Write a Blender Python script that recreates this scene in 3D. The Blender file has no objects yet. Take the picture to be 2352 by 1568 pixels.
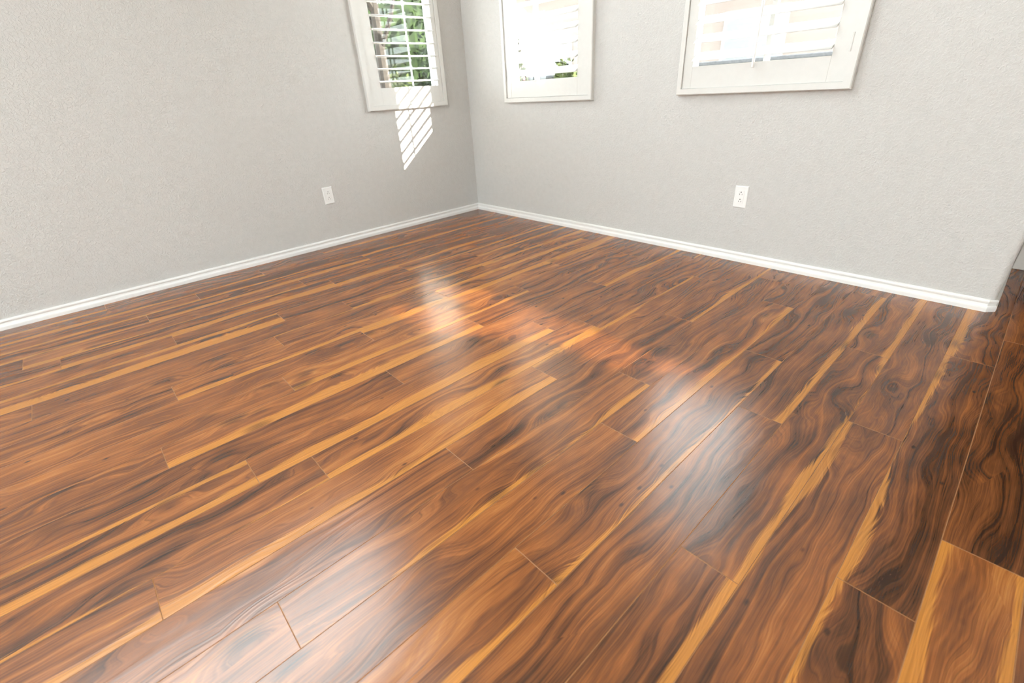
import bpy, math, random
from mathutils import Vector, Matrix

# ------------------------------------------------------------------ camera, sky, sun, exposure
scene = bpy.context.scene
C = scene.collection
random.seed(7)

YAW, PITCH, ROLL = 0.85066989, 0.50069342, -0.06336405
cam_data = bpy.data.cameras.new('camera')
cam = bpy.data.objects.new('camera', cam_data)
C.objects.link(cam)
fw = Vector((-math.cos(PITCH) * math.sin(YAW), math.cos(PITCH) * math.cos(YAW), -math.sin(PITCH)))
rt = Vector((math.cos(YAW), math.sin(YAW), 0.0))
up = rt.cross(fw)
r2 = math.cos(ROLL) * rt + math.sin(ROLL) * up
u2 = -math.sin(ROLL) * rt + math.cos(ROLL) * up
cam.matrix_world = Matrix(((r2.x, u2.x, -fw.x, 3.31744), (r2.y, u2.y, -fw.y, -2.61432),
                           (r2.z, u2.z, -fw.z, 0.92673), (0, 0, 0, 1)))
cam_data.sensor_width = 36.0
cam_data.lens = 16.1987
cam_data.clip_start = 0.02
cam_data.clip_end = 300
cam_data.dof.use_dof = True
cam_data.dof.focus_distance = 1.7
cam_data.dof.aperture_fstop = 3.2
scene.camera = cam

SKY = 14.0
world = bpy.data.worlds.new('sky')
scene.world = world
world.use_nodes = True
wn = world.node_tree.nodes
wn['Background'].inputs['Color'].default_value = (0.93, 0.97, 1.0, 1)
wn['Background'].inputs['Strength'].default_value = SKY

SUN_DIR = Vector((-1.0, -0.636, -0.515)).normalized()
sun_data = bpy.data.lights.new('sun', 'SUN')
sun_data.energy = 45.0
sun_data.angle = math.radians(0.6)
sun_data.color = (1.0, 0.93, 0.82)
sun = bpy.data.objects.new('sun', sun_data)
C.objects.link(sun)
sun.location = (14, 9, 9)
sun.rotation_euler = SUN_DIR.to_track_quat('-Z', 'Y').to_euler()

vs = scene.view_settings
vs.view_transform = 'Standard'
vs.look = 'None'
vs.gamma = 1.0
vs.use_curve_mapping = False
vs.exposure = 0.03

# ------------------------------------------------------------------ helpers
def link(o, parent=None):
    C.objects.link(o)
    if parent is not None:
        o.parent = parent
    return o

def tag(o, label=None, cat=None, group=None, kind=None):
    if label: o['label'] = label
    if cat: o['category'] = cat
    if group: o['group'] = group
    if kind: o['kind'] = kind
    return o

def empty(name, loc, label, cat, group=None):
    o = bpy.data.objects.new(name, None)
    o.location = loc
    o.empty_display_size = 0.05
    link(o)
    return tag(o, label, cat, group)

class MB:
    """collects pieces of one part"""
    def __init__(s):
        s.v, s.f = [], []
    def add(s, verts, faces):
        b = len(s.v)
        s.v += [tuple(p) for p in verts]
        s.f += [tuple(b + i for i in f) for f in faces]
        return s
    def box(s, a, b, bev=0.0):
        x0, y0, z0 = [min(a[i], b[i]) for i in range(3)]
        x1, y1, z1 = [max(a[i], b[i]) for i in range(3)]
        if bev <= 0:
            v = [(x0, y0, z0), (x1, y0, z0), (x1, y1, z0), (x0, y1, z0), (x0, y0, z1), (x1, y0, z1), (x1, y1, z1), (x0, y1, z1)]
            f = [(3, 2, 1, 0), (4, 5, 6, 7), (0, 1, 5, 4), (1, 2, 6, 5), (2, 3, 7, 6), (3, 0, 4, 7)]
            return s.add(v, f)
        c = [((x0 + x1) / 2), ((y0 + y1) / 2), ((z0 + z1) / 2)]
        h = [(x1 - x0) / 2, (y1 - y0) / 2, (z1 - z0) / 2]
        bev = min(bev, min(h) * 0.95)
        v = {}
        vs_, fs = [], []
        for sx in (-1, 1):
            for sy in (-1, 1):
                for sz in (-1, 1):
                    sg = (sx, sy, sz)
                    for ax in range(3):
                        p = [c[i] + sg[i] * (h[i] if i == ax else h[i] - bev) for i in range(3)]
                        v[(sg, ax)] = len(vs_)
                        vs_.append(p)
        for ax in range(3):
            o1, o2 = [(1, 2), (2, 0), (0, 1)][ax]
            for sg in (-1, 1):
                q = []
                for a1, a2 in ((-1, -1), (1, -1), (1, 1), (-1, 1)):
                    t = [0, 0, 0]
                    t[ax], t[o1], t[o2] = sg, a1, a2
                    q.append(v[(tuple(t), ax)])
                fs.append(q if sg > 0 else q[::-1])
        for ax in range(3):
            o1, o2 = [(1, 2), (2, 0), (0, 1)][ax]
            for a1 in (-1, 1):
                for a2 in (-1, 1):
                    t0 = [0, 0, 0]; t1 = [0, 0, 0]
                    t0[ax], t1[ax] = -1, 1
                    t0[o1] = t1[o1] = a1
                    t0[o2] = t1[o2] = a2
                    q = [v[(tuple(t0), o1)], v[(tuple(t1), o1)], v[(tuple(t1), o2)], v[(tuple(t0), o2)]]
                    fs.append(q if a1 * a2 < 0 else q[::-1])
        for sx in (-1, 1):
            for sy in (-1, 1):
                for sz in (-1, 1):
                    q = [v[((sx, sy, sz), a)] for a in range(3)]
                    fs.append(q if sx * sy * sz > 0 else q[::-1])
        return s.add(vs_, fs)
    def prism(s, poly, z0, z1):
        n = len(poly)
        v = [(p[0], p[1], z0) for p in poly] + [(p[0], p[1], z1) for p in poly]
        f = [tuple(range(n))[::-1], tuple(range(n, 2 * n))]
        f += [(i, (i + 1) % n, n + (i + 1) % n, n + i) for i in range(n)]
        return s.add(v, f)
    def tube(s, pts, radii, seg=8):
        rings = []
        for i, p in enumerate(pts):
            p = Vector(p)
            d = (Vector(pts[min(i + 1, len(pts) - 1)]) - Vector(pts[max(i - 1, 0)])).normalized()
            a = d.orthogonal().normalized()
            b = d.cross(a)
            rings.append([p + radii[i] * (math.cos(2 * math.pi * k / seg) * a + math.sin(2 * math.pi * k / seg) * b) for k in range(seg)])
        v = [q for r in rings for q in r]
        f = []
        for i in range(len(pts) - 1):
            for k in range(seg):
                f.append((i * seg + k, i * seg + (k + 1) % seg, (i + 1) * seg + (k + 1) % seg, (i + 1) * seg + k))
        f += [tuple(range(seg))[::-1], tuple(range((len(pts) - 1) * seg, len(pts) * seg))]
        return s.add(v, f)
    def map(s, fn):
        s.v = [tuple(fn(*p)) for p in s.v]
        return s
    def build(s, name, mat, parent=None, smooth=False, fix=True):
        me = bpy.data.meshes.new(name)
        off = parent_origin(parent)
        me.from_pydata([(x - off.x, y - off.y, z - off.z) for x, y, z in s.v], [], s.f)
        me.validate()
        if fix:
            import bmesh
            bm = bmesh.new(); bm.from_mesh(me)
            bmesh.ops.recalc_face_normals(bm, faces=bm.faces)
            bm.to_mesh(me); bm.free()
        me.materials.append(mat)
        if smooth:
            for p in me.polygons: p.use_smooth = True
        o = bpy.data.objects.new(name, me)
        return link(o, parent)

def parent_origin(p):
    v = Vector((0, 0, 0))
    while p is not None:
        v = v + Vector(p.location)
        p = p.parent
    return v

# ------------------------------------------------------------------ materials
def new_mat(name):
    m = bpy.data.materials.new(name)
    m.use_nodes = True
    nt = m.node_tree
    return m, nt, nt.nodes['Principled BSDF']

class NG:
    """tiny node helper"""
    def __init__(s, nt): s.nt = nt
    def node(s, typ, **kw):
        n = s.nt.nodes.new(typ)
        for k, v in kw.items(): setattr(n, k, v)
        return n
    def put(s, sock, val):
        if hasattr(val, 'is_output') or isinstance(val, bpy.types.NodeSocket): s.nt.links.new(val, sock)
        else: sock.default_value = val
    def math(s, op, a, b=None, c=None, clamp=False):
        n = s.node('ShaderNodeMath', operation=op, use_clamp=clamp)
        s.put(n.inputs[0], a)
        if b is not None: s.put(n.inputs[1], b)
        if c is not None: s.put(n.inputs[2], c)
        return n.outputs[0]
    def xyz(s, x, y, z):
        n = s.node('ShaderNodeCombineXYZ')
        for i, q in enumerate((x, y, z)): s.put(n.inputs[i], q)
        return n.outputs[0]
    def noise(s, vec, scale=1.0, detail=2.0, rough=0.5, dist=0.0):
        n = s.node('ShaderNodeTexNoise', noise_dimensions='3D')
        s.put(n.inputs['Vector'], vec)
        n.inputs['Scale'].default_value = scale
        n.inputs['Detail'].default_value = detail
        n.inputs['Roughness'].default_value = rough
        n.inputs['Distortion'].default_value = dist
        return n.outputs[0]
    def noise1(s, w, detail=2.0, rough=0.5):
        n = s.node('ShaderNodeTexNoise', noise_dimensions='1D')
        s.put(n.inputs['W'], w)
        n.inputs['Scale'].default_value = 1.0
        n.inputs['Detail'].default_value = detail
        n.inputs['Roughness'].default_value = rough
        return n.outputs[0]
    def rng(s, v, a, b, c=0.0, d=1.0, smooth=True):
        n = s.node('ShaderNodeMapRange', interpolation_type='SMOOTHSTEP' if smooth else 'LINEAR', clamp=True)
        s.put(n.inputs[0], v)
        for i, q in enumerate((a, b, c, d)): s.put(n.inputs[i + 1], q)
        return n.outputs[0]
    def ramp(s, v, stops):
        n = s.node('ShaderNodeValToRGB')
        s.put(n.inputs[0], v)
        cr = n.color_ramp
        while len(cr.elements) < len(stops): cr.elements.new(0.5)
        for e, (p, c) in zip(cr.elements, stops):
            e.position = p; e.color = (*c, 1)
        return n.outputs[0]
    def mix(s, f, a, b, blend='MIX'):
        n = s.node('ShaderNodeMix', data_type='RGBA', blend_type=blend)
        s.put(n.inputs[0], f); s.put(n.inputs[6], a); s.put(n.inputs[7], b)
        return n.outputs[2]
    def bump(s, h, strength, dist, normal=None):
        n = s.node('ShaderNodeBump')
        n.inputs['Strength'].default_value = strength
        n.inputs['Distance'].default_value = dist
        s.put(n.inputs['Height'], h)
        if normal is not None: s.put(n.inputs['Normal'], normal)
        return n.outputs[0]

def paint(name, col, rough=0.6, var=0.03, scale=40.0, bump=0.0, bscale=200.0, spec=0.5, metal=0.0):
    m, nt, p = new_mat(name)
    g = NG(nt)
    tc = g.node('ShaderNodeTexCoord').outputs['Object']
    n = g.noise(tc, scale, 3.0)
    f = g.rng(n, 0.3, 0.7, 1 - var, 1 + var)
    c = g.mix(1.0, (*col, 1), g.xyz(f, f, f), 'MULTIPLY')
    g.put(p.inputs['Base Color'], c)
    p.inputs['Roughness'].default_value = rough
    p.inputs['Specular IOR Level'].default_value = spec
    p.inputs['Metallic'].default_value = metal
    if bump > 0:
        h = g.noise(tc, bscale, 2.0)
        g.put(p.inputs['Normal'], g.bump(h, bump, 0.002))
    return m

def wall_paint(name, col):
    m, nt, p = new_mat(name)
    g = NG(nt)
    geo = g.node('ShaderNodeNewGeometry').outputs['Position']
    a = g.noise(geo, 95.0, 3.0, 0.55, 0.6)
    a = g.rng(a, 0.42, 0.62)
    b = g.noise(geo, 30.0, 2.0)
    h = g.math('MULTIPLY_ADD', b, 0.5, a)
    f = g.rng(b, 0.3, 0.7, 0.985, 1.015)
    g.put(p.inputs['Base Color'], g.mix(1.0, (*col, 1), g.xyz(f, f, f), 'MULTIPLY'))
    p.inputs['Roughness'].default_value = 0.62
    p.inputs['Specular IOR Level'].default_value = 0.35
    g.put(p.inputs['Normal'], g.bump(h, 0.5, 0.0022))
    return m

def glass(name, tint=(0.96, 0.98, 0.97)):
    m = bpy.data.materials.new(name)
    m.use_nodes = True
    nt = m.node_tree
    nt.nodes.remove(nt.nodes['Principled BSDF'])
    g = NG(nt)
    tr = g.node('ShaderNodeBsdfTransparent'); tr.inputs[0].default_value = (*tint, 1)
    gl = g.node('ShaderNodeBsdfGlossy'); gl.inputs['Roughness'].default_value = 0.02
    lw = g.node('ShaderNodeLayerWeight'); lw.inputs[0].default_value = 0.5
    fr = g.math('MULTIPLY_ADD', g.math('POWER', lw.outputs['Facing'], 5.0), 0.9, 0.03)
    n = g.noise(g.node('ShaderNodeTexCoord').outputs['Object'], 3.0)
    mx = g.node('ShaderNodeMixShader')
    g.put(mx.inputs[0], g.math('MULTIPLY', fr, g.rng(n, 0, 1, 0.95, 1.0)))
    nt.links.new(tr.outputs[0], mx.inputs[1]); nt.links.new(gl.outputs[0], mx.inputs[2])
    nt.links.new(mx.outputs[0], nt.nodes['Material Output'].inputs[0])
    return m

def wood_floor():
    m, nt, p = new_mat('acacia_laminate')
    g = NG(nt)
    sep = g.node('ShaderNodeSeparateXYZ')
    nt.links.new(g.node('ShaderNodeTexCoord').outputs['Object'], sep.inputs[0])
    u, v = sep.outputs[0], sep.outputs[1]
    info = g.node('ShaderNodeObjectInfo')
    sc = g.node('ShaderNodeSeparateColor')
    nt.links.new(info.outputs['Color'], sc.inputs[0])
    seed = g.math('MULTIPLY', sc.outputs[0], 61.0)
    tone, saphi, saplo = sc.outputs[1], sc.outputs[2], info.outputs['Alpha']
    M = g.math
    # low frequency figure that bends the grain
    n1 = g.noise(g.xyz(M('MULTIPLY', u, 7.0), M('MULTIPLY', v, 2.0), seed), 1.0, 2.0, 0.45)
    n2 = g.noise(g.xyz(M('MULTIPLY', u, 18.0), M('MULTIPLY', v, 4.5), M('ADD', seed, 7.3)), 1.0, 2.0, 0.5)
    # knots
    vo = g.node('ShaderNodeTexVoronoi', voronoi_dimensions='3D', feature='F1')
    g.put(vo.inputs['Vector'], g.xyz(M('MULTIPLY', u, 9.0), M('MULTIPLY', v, 4.2), M('MULTIPLY', seed, 3.0)))
    vo.inputs['Scale'].default_value = 1.0
    vo.inputs['Randomness'].default_value = 1.0
    vd = vo.outputs['Distance']
    csep = g.node('ShaderNodeSeparateColor')
    nt.links.new(vo.outputs['Color'], csep.inputs[0])
    pick = g.rng(csep.outputs[0], 0.34, 0.42)
    halo = M('MULTIPLY', g.rng(vd, 0.0, 0.62, 1.0, 0.0), pick)
    f = M('ADD', u, M('MULTIPLY', M('SUBTRACT', n1, 0.5), 0.15))
    f = M('ADD', f, M('MULTIPLY', M('SUBTRACT', n2, 0.5), 0.020))
    f = M('ADD', f, M('MULTIPLY', halo, 0.038))
    band = g.noise1(M('ADD', M('MULTIPLY', f, 30.0), M('MULTIPLY', seed, 5.0)), 3.0, 0.62)
    fine = g.noise1(M('ADD', M('MULTIPLY', f, 190.0), seed), 2.0, 0.6)
    fiber = g.noise(g.xyz(M('MULTIPLY', u, 480.0), M('MULTIPLY', v, 5.0), seed), 1.0, 3.0, 0.6)
    blot = g.noise(g.xyz(M('MULTIPLY', u, 12.0), M('MULTIPLY', v, 3.0), M('ADD', seed, 21.0)), 1.0, 4.0, 0.6)
    val = M('MULTIPLY_ADD', band, 0.70, 0.10)
    val = M('ADD', val, M('MULTIPLY', M('SUBTRACT', blot, 0.5), 0.80))
    val = M('ADD', val, M('MULTIPLY', M('SUBTRACT', fiber, 0.5), 0.34))
    val = M('ADD', val, M('MULTIPLY', M('SUBTRACT', fine, 0.5), 0.34))
    val = M('ADD', val, M('MULTIPLY', M('SUBTRACT', tone, 0.5), 0.55))
    col = g.ramp(val, [(0.06, (0.030, 0.0105, 0.0045)), (0.20, (0.080, 0.027, 0.009)), (0.34, (0.160, 0.053, 0.016)),
                       (0.50, (0.270, 0.087, 0.021)), (0.66, (0.40, 0.142, 0.032)), (0.88, (0.58, 0.240, 0.052))])
    # narrow dark veins
    vein = g.noise1(M('ADD', M('MULTIPLY', f, 70.0), M('MULTIPLY', seed, 2.0)), 1.0, 0.5)
    vm = M('MULTIPLY', g.rng(M('ABSOLUTE', M('SUBTRACT', vein, 0.42)), 0.0, 0.035, 1.0, 0.0), g.rng(blot, 0.40, 0.62, 1.0, 0.15))
    col = g.mix(M('MULTIPLY', vm, 0.45), col, (0.034, 0.012, 0.006, 1))
    # pale sapwood along the long edges
    sap = (0.60, 0.240, 0.040)
    fs = M('MULTIPLY', g.rng(fiber, 0.25, 0.75, 0.80, 1.12), g.rng(fine, 0.3, 0.7, 0.90, 1.06))
    sapc = g.mix(1.0, (*sap, 1), g.xyz(fs, fs, fs), 'MULTIPLY')
    n3 = g.noise(g.xyz(M('MULTIPLY', u, 2.0), M('MULTIPLY', v, 1.9), M('ADD', seed, 31.0)), 1.0, 2.0, 0.5)
    wob = M('ADD', M('MULTIPLY', M('SUBTRACT', n1, 0.5), 0.035), M('MULTIPLY', M('SUBTRACT', n3, 0.5), 0.085))
    eh = M('ADD', M('SUBTRACT', M('MULTIPLY', saphi, 0.132), M('SUBTRACT', 0.066, u)), wob)
    el = M('ADD', M('SUBTRACT', M('MULTIPLY', saplo, 0.132), M('ADD', 0.066, u)), wob)
    frz = M('MULTIPLY', M('SUBTRACT', M('ADD', fine, fiber), 1.0), 0.016)
    eh, el = M('ADD', eh, frz), M('ADD', el, frz)
    mh = M('MULTIPLY', g.rng(eh, -0.004, 0.006), g.rng(saphi, 0.01, 0.05))
    ml = M('MULTIPLY', g.rng(el, -0.004, 0.006), g.rng(saplo, 0.01, 0.05))
    sm = M('MAXIMUM', mh, ml)
    col = g.mix(M('MULTIPLY', sm, 0.80), col, sapc)
    # knot hearts
    kn = M('MULTIPLY', g.rng(M('ADD', vd, M('MULTIPLY', M('SUBTRACT', n2, 0.5), 0.22)), 0.06, 0.28, 1.0, 0.0), pick)
    kn = M('MULTIPLY', kn, g.rng(M('ADD', fine, fiber), 0.7, 1.1, 1.0, 0.55))
    col = g.mix(M('MULTIPLY', kn, 0.88), col, (0.020, 0.010, 0.007, 1))
    v2 = g.node('ShaderNodeTexVoronoi', voronoi_dimensions='3D', feature='F1')
    g.put(v2.inputs['Vector'], g.xyz(M('MULTIPLY', u, 26.0), M('MULTIPLY', v, 13.0), M('MULTIPLY', seed, 2.0)))
    v2.inputs['Scale'].default_value = 1.0
    c2 = g.node('ShaderNodeSeparateColor')
    nt.links.new(v2.outputs['Color'], c2.inputs[0])
    pin = M('MULTIPLY', g.rng(v2.outputs['Distance'], 0.05, 0.17, 1.0, 0.0), g.rng(c2.outputs[0], 0.82, 0.86))
    col = g.mix(M('MULTIPLY', pin, 0.75), col, (0.022, 0.010, 0.006, 1))
    g.put(p.inputs['Base Color'], col)
    g.put(p.inputs['Roughness'], M('MULTIPLY_ADD', fiber, 0.10, 0.19))
    p.inputs['IOR'].default_value = 1.62
    # scraped ripples along the board, fine pores
    rip = g.noise(g.xyz(M('MULTIPLY', f, 75.0), M('MULTIPLY', v, 2.2), seed), 1.0, 1.0, 0.4)
    wav = g.noise(g.xyz(M('MULTIPLY', u, 14.0), M('MULTIPLY', v, 5.0), M('ADD', seed, 3.0)), 1.0, 1.0)
    h = M('ADD', M('MULTIPLY', rip, 0.35), M('MULTIPLY', wav, 0.9))
    nb = g.bump(h, 0.55, 0.0016)
    nb = g.bump(fiber, 0.05, 0.0004, nb)
    g.put(p.inputs['Normal'], nb)
    return m

WALL = wall_paint('wall_paint', (0.600, 0.588, 0.570))
CEIL = paint('ceiling_paint', (0.80, 0.79, 0.77), 0.9, 0.01)
TRIM = paint('trim_paint', (0.84, 0.835, 0.82), 0.35, 0.01)
SHUT = paint('shutter_paint', (0.70, 0.69, 0.665), 0.38, 0.01)
LOUV = paint('louver_paint', (0.86, 0.86, 0.85), 0.35, 0.01)
VINYL = paint('window_vinyl', (0.62, 0.63, 0.62), 0.4, 0.02)
PLASTIC = paint('outlet_plastic', (0.86, 0.86, 0.85), 0.3, 0.01)
SLOT = paint('outlet_slot', (0.06, 0.055, 0.05), 0.6, 0.05)
STEEL = paint('screw_steel', (0.6, 0.6, 0.58), 0.3, 0.05, 300, metal=1.0)
GLASS = glass('clear_glass')
FROST = glass('bronze_glass', (0.45, 0.43, 0.41))
WOOD = wood_floor()
EDGE = paint('plank_edge', (0.36, 0.155, 0.05), 0.5, 0.1)
SEAM = paint('floor_core', (0.30, 0.14, 0.06), 0.7, 0.1)
DOOR = paint('dark_door_wood', (0.035, 0.018, 0.010), 0.4, 0.3, 12)
STUCCO = paint('stucco', (0.225, 0.185, 0.165), 0.9, 0.05, 60, 0.4, 300)
ROOF = paint('roof_shingle', (0.20, 0.16, 0.14), 0.9, 0.3, 30)
GROUND = paint('garden_ground', (0.22, 0.20, 0.16), 0.95, 0.2, 8)
BLOCK = paint('grey_block', (0.085, 0.088, 0.095), 0.9, 0.2, 30)
BARK = paint('bark', (0.022, 0.016, 0.012), 0.9, 0.4, 60, 0.8, 120)
PALE = paint('pale_curtain', (0.20, 0.215, 0.22), 0.3, 0.05)
FENCE = paint('fence_paint', (0.16, 0.20, 0.17), 0.7, 0.1)

def leaf_mat(name, c1, c2):
    m, nt, p = new_mat(name)
    g = NG(nt)
    n = g.noise(g.node('ShaderNodeNewGeometry').outputs['Position'], 9.0, 3.0)
    g.put(p.inputs['Base Color'], g.mix(g.rng(n, 0.35, 0.65), (*c1, 1), (*c2, 1)))
    p.inputs['Roughness'].default_value = 0.7
    p.inputs['Specular IOR Level'].default_value = 0.2
    return m
LEAF_D = leaf_mat('leaf_dark', (0.004, 0.010, 0.003), (0.018, 0.034, 0.007))
LEAF_L = leaf_mat('leaf_light', (0.012, 0.020, 0.004), (0.042, 0.056, 0.010))
PETAL = paint('petal_pink', (0.75, 0.16, 0.28), 0.6, 0.1)

# ------------------------------------------------------------------ the shell of the room
H, T = 5.3, 0.10
XE, YB = 7.2, -5.6          # far side of the open plan, back of the room
YW = 0.69                   # entry wall
XR = 3.369                  # end of the right wall

def wall_with_holes(mb, fn, a0, a1, z0, z1, d0, d1, holes):
    """boxes around rectangular holes; fn maps (a, d, z) to the world"""
    cuts = sorted({a0, a1, *[h[0] for h in holes], *[h[1] for h in holes]})
    for p, q in zip(cuts, cuts[1:]):
        hs = sorted([h for h in holes if h[0] < (p + q) / 2 < h[1]], key=lambda h: h[2])
        z = z0
        for h in hs + [(0, 0, z1, z1)]:
            if h[2] > z + 1e-6:
                A, B = fn(p, d0, z), fn(q, d1, h[2])
                mb.box(A, B)
            z = h[3]

onL = lambda a, d, z: (d, a, z)        # left wall: a runs along y, d points into the room
onR = lambda a, d, z: (a, -d, z)       # right wall: a runs along x

HOLE_L = (-0.875, -0.262, 0.868, 2.46)
HOLE_R1 = (0.484, 1.236, 0.868, 2.46)
HOLE_R2 = (1.874, 2.632, 0.868, 2.46)
HIGH = (-4.3, -1.6, 2.75, 5.1)

mb = MB()
wall_with_holes(mb, onL, YB, T, 0, H, -T, 0, [HOLE_L, HIGH])
tag(mb.build('wall_left', WALL), 'pale warm grey textured wall on the left with one shuttered window', 'wall', kind='structure')

mb = MB()
wall_with_holes(mb, onR, 0, XR - 0.14, 0, H, -T, 0, [HOLE_R1, HOLE_R2])
R = 0.020
poly = [(XR - 0.14, 0)] + [(XR - R + R * math.sin(t * math.pi / 16), R - R * math.cos(t * math.pi / 16)) for t in range(9)] + [(XR, YW), (XR - 0.14, YW)]
mb.prism(poly, 0, H)
tag(mb.build('wall_right', WALL), 'pale grey textured wall on the right with two shuttered windows and a rounded end', 'wall', kind='structure')

mb = MB()
EW = (4.50, 5.90, 1.53, 2.00)
DR = (3.43, 4.35, 0.0, 2.08)
wall_with_holes(mb, onR, XR - 0.14, XE, 0, H, -YW - T, -YW, [EW, DR])
mb.box((XR - 0.14, YW + T, -0.2), (XR - 0.02, 1.16, H))  # outer fin added to keep the sun off the wide window
tag(mb.build('wall_entry', WALL), 'pale wall of the entry beyond the end of the right wall', 'wall', kind='structure')

mb = MB()
BG = (0.8, 2.7, 1.2, 3.7)  # unseen opening, added and sized to brighten the walls
wall_with_holes(mb, onR, 0, XE, 0, H, -YB, -YB + T, [BG])
tag(mb.build('wall_back', WALL), 'pale grey wall at the back with an added tall window', 'wall', kind='structure')
mb = MB()
SG = (-5.2, -3.5, 0.05, 2.2)  # unseen opening added to throw more daylight on the left wall
wall_with_holes(mb, onL, YB, YW, 0, H, XE, XE + T, [SG])
tag(mb.build('wall_side', WALL), 'pale grey wall on the far side of the open plan', 'wall', kind='structure')
tag(MB().box((-T, YB - T, H), (XE + T, YW + T, H + 0.1)).build('ceiling', CEIL), 'plain white ceiling over the whole room', 'ceiling', kind='structure')

# ------------------------------------------------------------------ floor: every plank a part
W, L = 0.132, 9.225 * 0.132
floor = MB().box((-T, YB - T, -0.16), (XE + T, YW + T, -0.0125)).build('floor', SEAM)
tag(floor, 'glossy orange brown acacia plank floor filling the room', 'floor', kind='structure')

OFF = {5: -22.12, 6: -19.09, 7: -15.8, 8: -22.81, 9: -16.55, 10: -10.54, 11: -14.31, 12: -8.07, 13: -11.26, 14: -15.01,
       15: -19.15, 16: -8.81, 17: -11.99, 18: -6.52, 19: -10.57, 20: -12.67, 21: -7.19, 22: -9.93, 23: -5.18, 24: -8.84,
       25: -3.99, 26: -11.28, 0: -2.1, 1: -5.4, 2: -8.3, 3: -1.0, 4: -4.6}
# (row, k): (tone, pale on the edge away from the left wall, pale on the edge towards it)
LOOK = {(0, 0): (0.40, 0, 0), (2, -1): (0.35, 0.16, 0), (3, -2): (0.40, 0.30, 0), (3, -1): (0.42, 0, 0.18), (4, -1): (0.45, 0, 0),
        (5, -1): (0.50, 0.14, 0), (5, 0): (0.42, 0.34, 0), (5, 1): (0.42, 0.2, 0), (5, 2): (0.40, 0, 0),
        (6, -1): (0.52, 0, 0), (6, 0): (0.40, 0, 0.1), (6, 1): (0.42, 0.22, 0),
        (7, -1): (0.44, 0.46, 0.16), (7, 0): (0.42, 0, 0), (7, 1): (0.45, 0.14, 0),
        (8, -1): (0.52, 0, 0), (8, 0): (0.45, 0, 0), (8, 1): (0.46, 0.16, 0), (8, 2): (0.44, 0, 0),
        (9, -1): (0.58, 0, 0), (9, 0): (0.44, 0, 0.12), (9, 1): (0.50, 0, 0.26),
        (10, -2): (0.40, 0, 0), (10, -1): (0.62, 0.22, 0), (10, 0): (0.56, 0, 0.2), (10, 1): (0.45, 0, 0),
        (11, -1): (0.50, 0, 0), (11, 0): (0.62, 0, 0.30), (11, 1): (0.52, 0, 0.36),
        (12, -2): (0.58, 0, 0), (12, -1): (0.62, 0.2, 0), (12, 0): (0.48, 0, 0),
        (13, -2): (0.42, 0, 0), (13, -1): (0.62, 0.34, 0), (13, 0): (0.48, 0, 0), (13, 1): (0.45, 0, 0),
        (14, -1): (0.40, 0, 0), (14, 0): (0.50, 0, 0), (14, 1): (0.48, 0.18, 0),
        (15, -1): (0.40, 0.30, 0.14), (15, 0): (0.52, 0.32, 0), (15, 1): (0.46, 0, 0),
        (16, -2): (0.40, 0.10, 0), (16, -1): (0.50, 0.22, 0), (16, 0): (0.44, 0, 0),
        (17, -2): (0.48, 0.16, 0), (17, -1): (0.68, 0.26, 0), (17, 0): (0.47, 0, 0.12), (17, 1): (0.45, 0, 0),
        (18, -2): (0.44, 0, 0), (18, -1): (0.44, 0, 0), (18, 0): (0.42, 0.12, 0),
        (19, -2): (0.60, 0, 0), (19, -1): (0.50, 0.12, 0), (19, 0): (0.42, 0, 0), (19, 1): (0.45, 0, 0),
        (20, -1): (0.55, 0, 0), (20, 0): (0.45, 0.135, 0), (20, 1): (0.42, 0, 0),
        (21, -2): (0.66, 0.105, 0), (21, -1): (0.41, 0.075, 0), (21, 0): (0.35, 0, 0),  # darker rows from here on: wood tone plus painted light falloff
        (22, -1): (0.37, 0, 0), (22, 0): (0.33, 0.12, 0), (22, 1): (0.39, 0, 0),
        (23, -2): (0.37, 0.09, 0), (23, -1): (0.31, 0.105, 0), (23, 0): (0.37, 0.195, 0),
        (24, -1): (0.42, 0, 0.04), (24, 0): (0.39, 0, 0),
        (25, -2): (0.31, 0, 0.09), (25, -1): (0.29, 0, 0.12), (25, 0): (0.41, 0, 0.15),
        (26, -1): (0.72, 0.075, 0.135), (26, 0): (0.25, 0, 0)}

def plank_mesh(x0, x1, y0, y1):
    gp, bv, th = 0.00006, 0.0010, 0.012
    x0 += gp; x1 -= gp; y0 += gp; y1 -= gp
    v = [(x0, y0, -th), (x1, y0, -th), (x1, y1, -th), (x0, y1, -th),
         (x0, y0, -bv * 0.6), (x1, y0, -bv * 0.6), (x1, y1, -bv * 0.6), (x0, y1, -bv * 0.6),
         (x0 + bv, y0 + bv, 0), (x1 - bv, y0 + bv, 0), (x1 - bv, y1 - bv, 0), (x0 + bv, y1 - bv, 0)]
    f = [(8, 9, 10, 11)]
    for a in (0, 4):
        f += [(a + i, a + (i + 1) % 4, a + 4 + (i + 1) % 4, a + 4 + i) for i in range(4)]
    me = bpy.data.meshes.new('plank')
    me.from_pydata(v, [], f)
    me.materials.append(WOOD)
    me.materials.append(EDGE)
    for i in range(5, 9): me.polygons[i].material_index = 1
    return me

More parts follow.
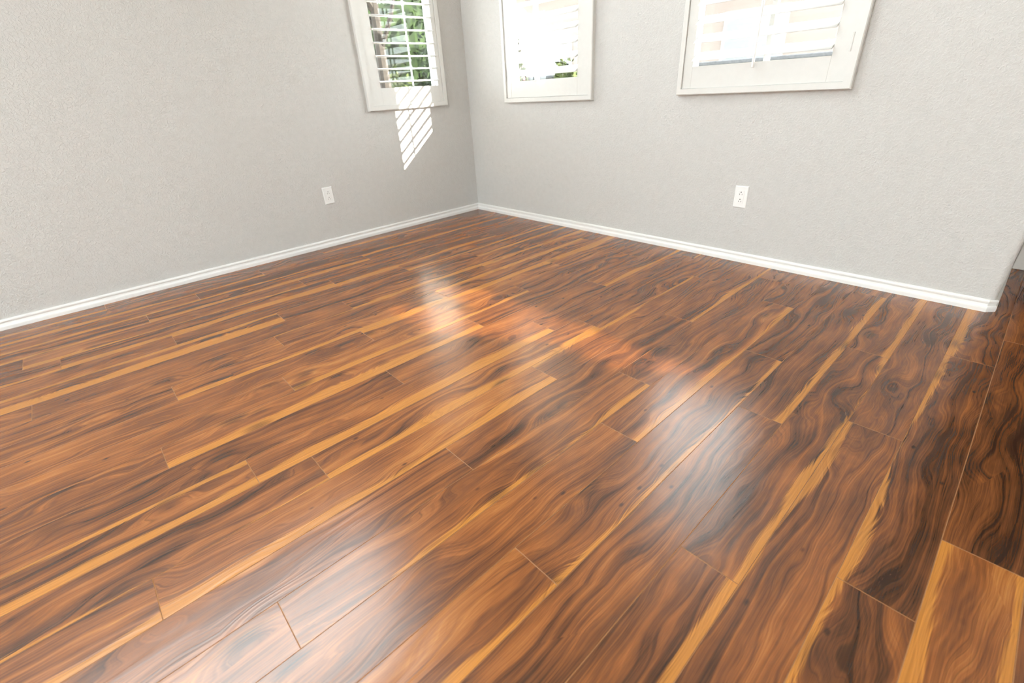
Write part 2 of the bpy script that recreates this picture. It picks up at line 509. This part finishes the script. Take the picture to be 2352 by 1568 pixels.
FULL = plank_mesh(-W / 2, W / 2, -L / 2, L / 2)
Y0 = -4.3
rnd = random.Random(3)
for n in range(0, 40):
    o = OFF.get(n, -rnd.random() * 9.2) * W
    ymax = -0.003 if n < 25 else YW - 0.002
    k = math.floor((Y0 - o) / L)
    while o + k * L < ymax - 0.004:
        a, b = o + k * L, o + (k + 1) * L
        ca, cb = max(a, Y0), min(b, ymax)
        mid = (a + b) / 2
        if cb - ca > 0.01:
            x0 = 0.004 if n == 0 else n * W
            whole = (ca == a and cb == b and n > 0)
            me = FULL if whole else plank_mesh(x0 - (n + 0.5) * W, W / 2, ca - mid, cb - mid)
            pl = bpy.data.objects.new('plank', me)
            pl.location = ((n + 0.5) * W, mid, 0.0)
            tone, hi, lo = LOOK.get((n, k), (0.36 + 0.22 * rnd.random(), rnd.choice([0, 0, 0.2]), 0))
            pl.color = (rnd.random(), tone, hi, lo)
            link(pl, floor)
        k += 1

# ------------------------------------------------------------------ baseboards
PROF = [(0, 0), (0.0140, 0), (0.0140, 0.016), (0.0128, 0.0215), (0.0090, 0.0260), (0.0078, 0.0330), (0.0090, 0.0372),
        (0.0112, 0.0405), (0.0112, 0.0455), (0.0085, 0.0500), (0.0035, 0.0520), (0, 0.0520)]
PATH = [(0, YB), (0, 0), (XR - 0.020, 0), (XR, 0.020), (XR, YW)]
def offset_ring(i):
    p = Vector(PATH[i])
    nrm = []
    for a, b in ((i - 1, i), (i, i + 1)):
        if a >= 0 and b < len(PATH):
            d = (Vector(PATH[b]) - Vector(PATH[a])).normalized()
            nrm.append(Vector((d.y, -d.x)))
    if len(nrm) == 2:
        m = (nrm[0] + nrm[1]); m = m / (m.dot(nrm[0]))
    else:
        m = nrm[0]
    return [(p.x + m.x * d, p.y + m.y * d, z + 0.0003) for d, z in PROF]
def baseboard(name, i, label):
    a, b = offset_ring(i), offset_ring(i + 1)
    n = len(PROF)
    f = [(k, (k + 1) % n, n + (k + 1) % n, n + k) for k in range(n)] + [tuple(range(n)), tuple(range(n, 2 * n))[::-1]]
    tag(MB().add(a + b, f).build(name, TRIM), label, 'baseboard', kind='structure')
baseboard('baseboard_left', 0, 'low white moulded baseboard along the left wall')
baseboard('baseboard_right', 1, 'low white moulded baseboard along the right wall')
baseboard('baseboard_corner', 2, 'short mitred white baseboard piece around the rounded wall end')
baseboard('baseboard_end', 3, 'white baseboard receding along the end of the right wall')

# ------------------------------------------------------------------ windows behind the shutters
def window(name, fn, a0, a1, z0, z1, d, label, mull=(), bar=0.028, gl=GLASS, vinyl=VINYL, bars=()):
    mb = MB()
    loc = fn((a0 + a1) / 2, d, z0)
    root = tag(bpy.data.objects.new(name, None), label, 'window', kind='structure')
    root.location = loc; root.empty_display_size = 0.05
    link(root)
    dd = 0.016
    for p, q in (((a0, z0), (a0 + bar, z1)), ((a1 - bar, z0), (a1, z1))):
        MB().box(fn(p[0], d - dd, p[1]), fn(q[0], d + dd, q[1]), 0.002).build('jamb', vinyl, root)
    for p, q in (((a0 + bar, z0), (a1 - bar, z0 + bar)), ((a0 + bar, z1 - bar), (a1 - bar, z1))):
        MB().box(fn(p[0], d - dd, p[1]), fn(q[0], d + dd, q[1]), 0.002).build('sash_rail', vinyl, root)
    edges = [a0 + bar] + [e for m_ in mull for e in (m_ - 0.011, m_ + 0.011)] + [a1 - bar]
    for m_ in mull:
        MB().box(fn(m_ - 0.011, d - dd, z0 + bar), fn(m_ + 0.011, d + dd, z1 - bar), 0.002).build('mullion', vinyl, root)
    for p, q in zip(edges[::2], edges[1::2]):
        MB().box(fn(p, d - 0.002, z0 + bar), fn(q, d + 0.002, z1 - bar)).build('pane', gl, root)
    return root

window('window_1', onL, *HOLE_L, -0.075, 'clear glass window behind the shutter on the left wall', bar=0.022)
window('window_2', onR, *HOLE_R1, -0.075, 'clear glass window behind the shutter next to the corner', mull=(0.70,), bar=0.018)
window('window_3', onR, *HOLE_R2, -0.075, 'clear glass window behind the wide shutter on the right wall', mull=(2.25,), bar=0.022)
window('window_4', onL, *HIGH, -0.05, 'large high window in the left wall above the view', mull=(-2.95,), bar=0.04)
window('window_5', onR, *EW, -YW - 0.05, 'bronze glass strip window in the entry', bar=0.02, gl=FROST)
window('fill_window', onR, *BG, -YB + 0.05, 'unseen tall window added in the back wall to light the room', mull=(1.75,), bar=0.05)
window('fill_door', onL, *SG, XE + 0.05, 'unseen glass door added in the far side wall to light the left wall', mull=(-4.35,), bar=0.05)['category'] = 'door'
# unseen boards added over the entry window to shape the floor sun patch
for a0, a1 in ((4.52, 5.00), (5.48, 5.88)):
    tag(MB().box((a0, YW + 0.004, 1.70), (a1, YW + 0.02, 1.98), 0.003).build('sun_mask_panel', TRIM),
        'unseen white panel added to shape the floor sun patch, on the %s side of the entry window' % ('door' if a0 < 5 else 'far'), 'light mask', 'panels in the entry window')

# entry door with its casing
door = bpy.data.objects.new('door_1', None); door.location = (3.89, YW + 0.05, 0); link(door)
tag(door, 'dark brown wooden entry door with grey white casing past the wall end', 'door', kind='structure')
MB().box((DR[0] + 0.03, YW + 0.03, 0.008), (DR[1] - 0.03, YW + 0.075, 2.05), 0.004).build('leaf', DOOR, door)
for a0, a1 in ((XR + 0.014, DR[0] + 0.010), (DR[1] - 0.010, DR[1] + 0.06)):
    MB().box((a0, YW - 0.016, 0.0005), (a1, YW + 0.008, 2.12), 0.003).build('casing', TRIM, door)
MB().box((XR + 0.014, YW - 0.016, 2.12), (DR[1] + 0.06, YW + 0.008, 2.18), 0.003).build('casing', TRIM, door)
MB().box((DR[0] + 0.012, YW + 0.001, 0.0005), (DR[0] + 0.03, YW + 0.09, 2.07), 0.002).build('jamb', DOOR, door)
MB().box((DR[0] + 0.02, YW + 0.0, 0.0003), (DR[1] - 0.02, YW + 0.098, 0.007), 0.002).build('threshold', DOOR, door)
MB().tube([(4.26, YW + 0.03, 0.98), (4.26, YW - 0.03, 0.98), (4.26, YW - 0.035, 0.98)], [0.012, 0.014, 0.028], 12).build('handle', STEEL, door)

# ------------------------------------------------------------------ plantation shutters
def ring(mb, fn, o, i, d0, d1, bev=0.0):
    """mitred picture frame between outer rect o and inner rect i (a0,a1,z0,z1)"""
    prof = [(0, d0), (0, d1 - bev), (bev, d1), (1, d1), (1, d0)]
    oc = [(o[0], o[2]), (o[1], o[2]), (o[1], o[3]), (o[0], o[3])]
    ic = [(i[0], i[2]), (i[1], i[2]), (i[1], i[3]), (i[0], i[3])]
    n = len(prof); vs_ = []
    for c in range(4):
        ox, oz = oc[c]; ix, iz = ic[c]
        for t, d in prof:
            if t == bev and bev > 0:
                L_ = max(abs(ix - ox), 1e-6); tt = bev / L_
            else:
                tt = t
            vs_.append(fn(ox + (ix - ox) * tt, d, oz + (iz - oz) * tt))
    fs = []
    for c in range(4):
        e = (c + 1) % 4
        for k in range(n):
            fs.append((c * n + k, e * n + k, e * n + (k + 1) % n, c * n + (k + 1) % n))
    mb.add(vs_, fs)

def shutter(fn, outer, lip, opening, tilt, label, rod_a, hinge=None, first=1.018, pitch=0.0775, rod_low=0.955):
    o0, o1, oz0, oz1 = outer
    l0, l1, lz0, lz1 = lip
    p0, p1, pz0, pz1 = opening
    base = fn((o0 + o1) / 2, 0.0, oz0)
    root = empty('plantation_shutter', base, label, 'shutter', 'plantation shutters')
    mb = MB()
    ring(mb, fn, outer, lip, 0.0005, 0.030, 0.004)
    fr = mb.build('frame', SHUT, root)
    s = 0.0012
    ring_l = (l0 + s, l1 - s, lz0 + s, lz1 - s)
    da, db = -0.012, 0.021
    MB().box(fn(ring_l[0], da, ring_l[2]), fn(p0, db, ring_l[3]), 0.0012).build('stile', SHUT, root)
    MB().box(fn(p1, da, ring_l[2]), fn(ring_l[1], db, ring_l[3]), 0.0012).build('stile', SHUT, root)
    MB().box(fn(p0, da, ring_l[2]), fn(p1, db, pz0), 0.0012).build('rail', SHUT, root)
    MB().box(fn(p0, da, pz1), fn(p1, db, ring_l[3]), 0.0012).build('rail', SHUT, root)
    # louvers: flat ellipse section, 89 mm wide
    hw, ht, seg = 0.0445, 0.0055, 12
    sec = [(hw * math.cos(2 * math.pi * k / seg), ht * math.sin(2 * math.pi * k / seg)) for k in range(seg)]
    ct, st = math.cos(tilt), math.sin(tilt)
    z = first; dl = 0.004
    me = None
    while z < pz1 - 0.03:
        if me is None:
            vv = []
            for a in (p0 + 0.0015, p1 - 0.0015):
                for d, h in sec:
                    vv.append(fn(a, dl + d * ct + h * st, z - d * st + h * ct))
            ff = [(k, (k + 1) % seg, seg + (k + 1) % seg, seg + k) for k in range(seg)] + [tuple(range(seg))[::-1], tuple(range(seg, 2 * seg))]
            first_l = MB().add(vv, ff).build('louver', LOUV, root, smooth=True)
            for p in first_l.data.polygons:
                if len(p.vertices) > 4: p.use_smooth = False
            me = first_l.data; zf = z
        else:
            l = bpy.data.objects.new('louver', me)
            l.location = (0, 0, z - zf)
            link(l, root)
        z += pitch
    zr1 = z - pitch - hw * st
    d_r = dl + hw * ct + 0.004
    rod = MB().box(fn(rod_a - 0.0055, d_r, rod_low), fn(rod_a + 0.0055, d_r + 0.011, zr1 + 0.02), 0.0025).build('tilt_rod', LOUV, root)
    # small staples joining each louver to the rod
    k = 0
    zz = first
    while zz < pz1 - 0.03:
        MB().box(fn(rod_a - 0.002, d_r - 0.005, zz - hw * st - 0.002), fn(rod_a + 0.002, d_r + 0.001, zz - hw * st + 0.002)).build('staple', STEEL, rod)
        zz += pitch
    if hinge is not None:
        for hz in (0.985, 1.98):
            h = MB().tube([fn(hinge, 0.0285, hz), fn(hinge, 0.0285, hz + 0.068)], [0.0042, 0.0042], 10).build('hinge', SHUT, root, smooth=False)
    return root

shutter(onL, (-0.903, -0.233, 0.842, 2.49), (-0.872, -0.264, 0.872, 2.46), (-0.784, -0.300, 0.980, 2.36), math.radians(4),
        'narrow white shutter with level slats on the left wall, garden behind it', -0.542, rod_low=0.985, first=1.018, pitch=0.0768)
shutter(onR, (0.455, 1.265, 0.836, 2.49), (0.481, 1.239, 0.866, 2.46), (0.532, 1.146, 0.970, 2.36), math.radians(27),
        'white shutter with tilted slats on the right wall beside the corner', 0.825, hinge=0.4815, rod_low=0.945)
shutter(onR, (1.846, 2.660, 0.845, 2.49), (1.871, 2.624, 0.874, 2.46), (1.921, 2.557, 0.975, 2.36), math.radians(27),
        'white shutter with tilted slats on the right wall above the outlet', 2.242, hinge=2.6235, rod_low=0.950)

# ------------------------------------------------------------------ wall outlets
def outlet(fn, a, zc, label):
    root = empty('wall_outlet', fn(a, 0.0, zc - 0.057), label, 'outlet', 'white wall outlets')
    hw, hh = 0.035, 0.0565
    mb = MB()
    o = (a - hw, a + hw, zc - hh, zc + hh)
    i = (a - hw + 0.004, a + hw - 0.004, zc - hh + 0.004, zc + hh - 0.004)
    vs_ = []
    for rect, d in ((o, 0.0004), (o, 0.003), (i, 0.0062)):
        vs_ += [fn(rect[0], d, rect[2]), fn(rect[1], d, rect[2]), fn(rect[1], d, rect[3]), fn(rect[0], d, rect[3])]
    fs = [(0, 1, 2, 3), (8, 9, 10, 11)] + [(b + k, b + (k + 1) % 4, b + 4 + (k + 1) % 4, b + 4 + k) for b in (0, 4) for k in range(4)]
    mb.add(vs_, fs).build('cover_plate', PLASTIC, root)
    ins = MB().box(fn(a - 0.0168, 0.0063, zc - 0.0335), fn(a + 0.0168, 0.0080, zc + 0.0335), 0.0008).build('receptacle', PLASTIC, root)
    for s in (-1, 1):
        c = zc + s * 0.0185
        MB().tube([fn(a, 0.0079, c + 0.0065), fn(a, 0.0083, c + 0.0065)], [0.0028, 0.0028], 10).build('ground_hole', SLOT, ins)
        for da, w in ((-0.0063, 0.0012), (0.0063, 0.0010)):
            MB().box(fn(a + da - w, 0.0079, c - 0.0075), fn(a + da + w, 0.0083, c - 0.0010)).build('slot', SLOT, ins)
    for s in (-1, 1):
        c = zc + s * 0.0484
        MB().tube([fn(a, 0.0060, c), fn(a, 0.0070, c)], [0.0030, 0.0026], 10).build('screw', PLASTIC, root)
    return root
outlet(onL, -1.320, 0.346, 'white power outlet low on the left wall near the shuttered window')
outlet(onR, 2.275, 0.350, 'white power outlet low on the right wall under the wide shutter')

# ------------------------------------------------------------------ outside
tag(MB().box((-40, -40, -0.60), (40, 40, -0.35)).build('ground', GROUND), 'pale ground of the yard around the house', 'ground', kind='structure')

def foliage(mb, center, rad, n, size, rng):
    for _ in range(n):
        while True:
            q = Vector((rng.uniform(-1, 1), rng.uniform(-1, 1), rng.uniform(-1, 1)))
            if 0.25 < q.length < 1: break
        p = Vector(center) + Vector((q.x * rad[0], q.y * rad[1], q.z * rad[2]))
        a = Vector((rng.uniform(-1, 1), rng.uniform(-1, 1), rng.uniform(-1, 0.4))).normalized()
        b = a.orthogonal().normalized()
        b = Matrix.Rotation(rng.uniform(0, 6.28), 3, a) @ b
        s = size * rng.uniform(0.6, 1.3)
        c = a.cross(b)
        mb.add([p - a * s, p + b * s * 0.42 + c * s * 0.1, p + a * s, p - b * s * 0.42 + c * s * 0.1], [(0, 1, 2), (0, 2, 3)])

def core(mb, c, r, rng, n=10, m=14):
    vs_ = []
    for i in range(n + 1):
        ph = math.pi * i / n
        for k in range(m):
            th_ = 2 * math.pi * k / m
            q = 0.72 + 0.14 * rng.random()
            vs_.append((c[0] + q * r[0] * math.sin(ph) * math.cos(th_), c[1] + q * r[1] * math.sin(ph) * math.sin(th_), c[2] + q * r[2] * math.cos(ph)))
    fs_ = [(i * m + k, i * m + (k + 1) % m, (i + 1) * m + (k + 1) % m, (i + 1) * m + k) for i in range(n) for k in range(m)]
    mb.add(vs_, fs_)

def tree(loc, h, crown, rad, n, size, lm, label, seed):
    rng = random.Random(seed)
    root = empty('garden_tree', (loc[0], loc[1], -0.35), label, 'tree', 'trees in the side garden')
    tr = MB().tube([(loc[0], loc[1], -0.36), (loc[0] + 0.03, loc[1] - 0.02, h * 0.5), (loc[0] - 0.02, loc[1] + 0.03, h)], [0.075, 0.06, 0.035], 9)
    for k in range(4):
        an = rng.uniform(0, 6.28)
        z = h * rng.uniform(0.45, 0.8)
        tr.tube([(loc[0], loc[1], z), (loc[0] + 0.25 * math.cos(an), loc[1] + 0.25 * math.sin(an), z + 0.3),
                 (loc[0] + 0.5 * math.cos(an), loc[1] + 0.5 * math.sin(an), z + 0.75)], [0.03, 0.022, 0.01], 6)
    tr.build('trunk', BARK, root)
    mb = MB()
    for c, r in zip(crown, rad):
        foliage(mb, (loc[0] + c[0], loc[1] + c[1], c[2]), r, n, size, rng)
        core(mb, (loc[0] + c[0], loc[1] + c[1], c[2]), r, rng)
    tag(mb.build('crown', lm, root, fix=False), kind='stuff')
    return root

tree((-1.9, 0.35), 2.2, [(0.1, 0.2, 2.7), (-0.1, 0.9, 2.3)], [(0.9, 0.9, 0.6), (0.5, 0.6, 0.5)], 1100, 0.06,
     LEAF_L, 'slim garden tree seen through the left half of the slatted window', 5)
tree((-5.2, 2.4), 3.2, [(0, 0, 2.2), (-0.1, -1.6, 1.8), (0.0, 1.2, 1.9)], [(1.1, 1.3, 2.3), (1.0, 1.3, 2.1), (0.9, 1.0, 2.1)], 3000, 0.085,
     LEAF_D, 'dark bushy tree farther back behind the slatted window', 9)
tree((-1.3, 5.0), 7.0, [(-2.0, 0, 6.6), (-3.2, 0.4, 5.2), (-1.4, 0.3, 4.9)], [(2.2, 2.0, 2.9), (1.6, 1.5, 1.3), (1.3, 1.3, 1.2)], 4200, 0.16,
     LEAF_D, 'unseen tall tree added to block sky from the corner window reflection', 21)  # crown added out of view to darken that window's floor reflection

def shrub(loc, rad, n, size, lm, label, seed, flowers=0):
    rng = random.Random(seed)
    root = empty('garden_shrub', (loc[0], loc[1], -0.35), label, 'shrub', 'shrubs outside the windows')
    st = MB()
    for k in range(5):
        an = k * 1.257
        st.tube([(loc[0] + 0.03 * math.cos(an), loc[1] + 0.03 * math.sin(an), -0.36), (loc[0] + rad[0] * 0.5 * math.cos(an), loc[1] + rad[1] * 0.5 * math.sin(an), loc[2])], [0.018, 0.008], 6)
    tag(st.build('stem', BARK, root), kind='stuff')
    mb = MB(); foliage(mb, loc, rad, n, size, rng); core(mb, loc, rad, rng)
    tag(mb.build('foliage', lm, root, fix=False), kind='stuff')
    if flowers:
        mb = MB(); foliage(mb, loc, [r * 1.03 for r in rad], flowers, size * 0.9, rng)
        tag(mb.build('flowers', PETAL, root, fix=False), kind='stuff')
    return root
shrub((-1.75, 1.75, 0.75), (0.45, 0.50, 1.10), 2200, 0.05, LEAF_D, 'leafy shrub with pink flowers by the slatted window', 11, flowers=26)
shrub((-3.15, 1.0, 0.45), (0.65, 0.75, 0.85), 2200, 0.055, LEAF_L, 'light green round shrub behind the slim tree', 12)
shrub((-3.35, 2.45, 0.9), (0.70, 0.65, 1.25), 2600, 0.06, LEAF_D, 'dense dark shrub at the far end of the side garden', 13)
shrub((-2.75, 4.35, 0.6), (0.4, 0.4, 0.75), 900, 0.06, LEAF_L, 'green shrub outside the window by the corner', 14)

# side fence behind the garden: posts and boards, each a part
fence = empty('garden_fence', (-6.6, 2.5, -0.35), 'grey green board fence behind the garden trees', 'fence')
for k in range(5):
    MB().box((-6.66, -1.0 + k * 1.75, -0.36), (-6.56, -0.9 + k * 1.75, 1.30), 0.005).build('post', FENCE, fence)
for k in range(8):
    MB().box((-6.56, -1.0, -0.28 + k * 0.19), (-6.53, 6.1, -0.11 + k * 0.19), 0.004).build('board', FENCE, fence)

tag(MB().box((-1.3, T, 2.74), (1.6, 1.0, 2.86), 0.01).build('sky_mask_eave', STUCCO), 'unseen eave added to block sky above the window beside the corner', 'roof', kind='structure')  # unseen slab added to hide high sky from the floor reflection
# low dark wall and neighbouring house beyond the right wall
lw = empty('garden_wall', (0.0, 6.0, -0.35), 'low dark grey garden wall outside the right windows', 'wall')
for r in range(4):
    for k in range(12):
        x = -6.0 + k * 1.0 + (0.5 if r % 2 else 0)
        MB().box((x + 0.004, 5.9, -0.36 + r * 0.36), (x + 0.996, 6.1, -0.005 + r * 0.36), 0.008).build('block', BLOCK, lw)
MB().box((-6.1, 5.87, 1.08), (6.6, 6.13, 1.14), 0.01).build('coping', BLOCK, lw)

nh = empty('neighbouring_house', (-2.0, 9.5, -0.35), 'pinkish stucco house across the yard from the right windows', 'house')
MB().box((-9.0, 9.0, -0.36), (1.2, 15.0, 3.4)).build('wall', STUCCO, nh)
v = [(-9.5, 8.5, 3.3), (1.7, 8.5, 3.3), (1.7, 15.5, 3.3), (-9.5, 15.5, 3.3), (-9.5, 12, 5.2), (1.7, 12, 5.2)]
MB().add(v, [(0, 1, 5, 4), (2, 3, 4, 5), (1, 2, 5), (3, 0, 4), (3, 2, 1, 0)]).build('roof', ROOF, nh)
for x in (-7.9, -4.6, -2.3):
    wdw = MB().box((x, 8.95, 0.8), (x + 1.3, 9.02, 2.1), 0.01).build('window', VINYL, nh)
    MB().box((x + 0.07, 8.94, 0.87), (x + 0.62, 8.956, 2.03)).build('pane', PALE, wdw)
    MB().box((x + 0.68, 8.94, 0.87), (x + 1.23, 8.956, 2.03)).build('pane', PALE, wdw)
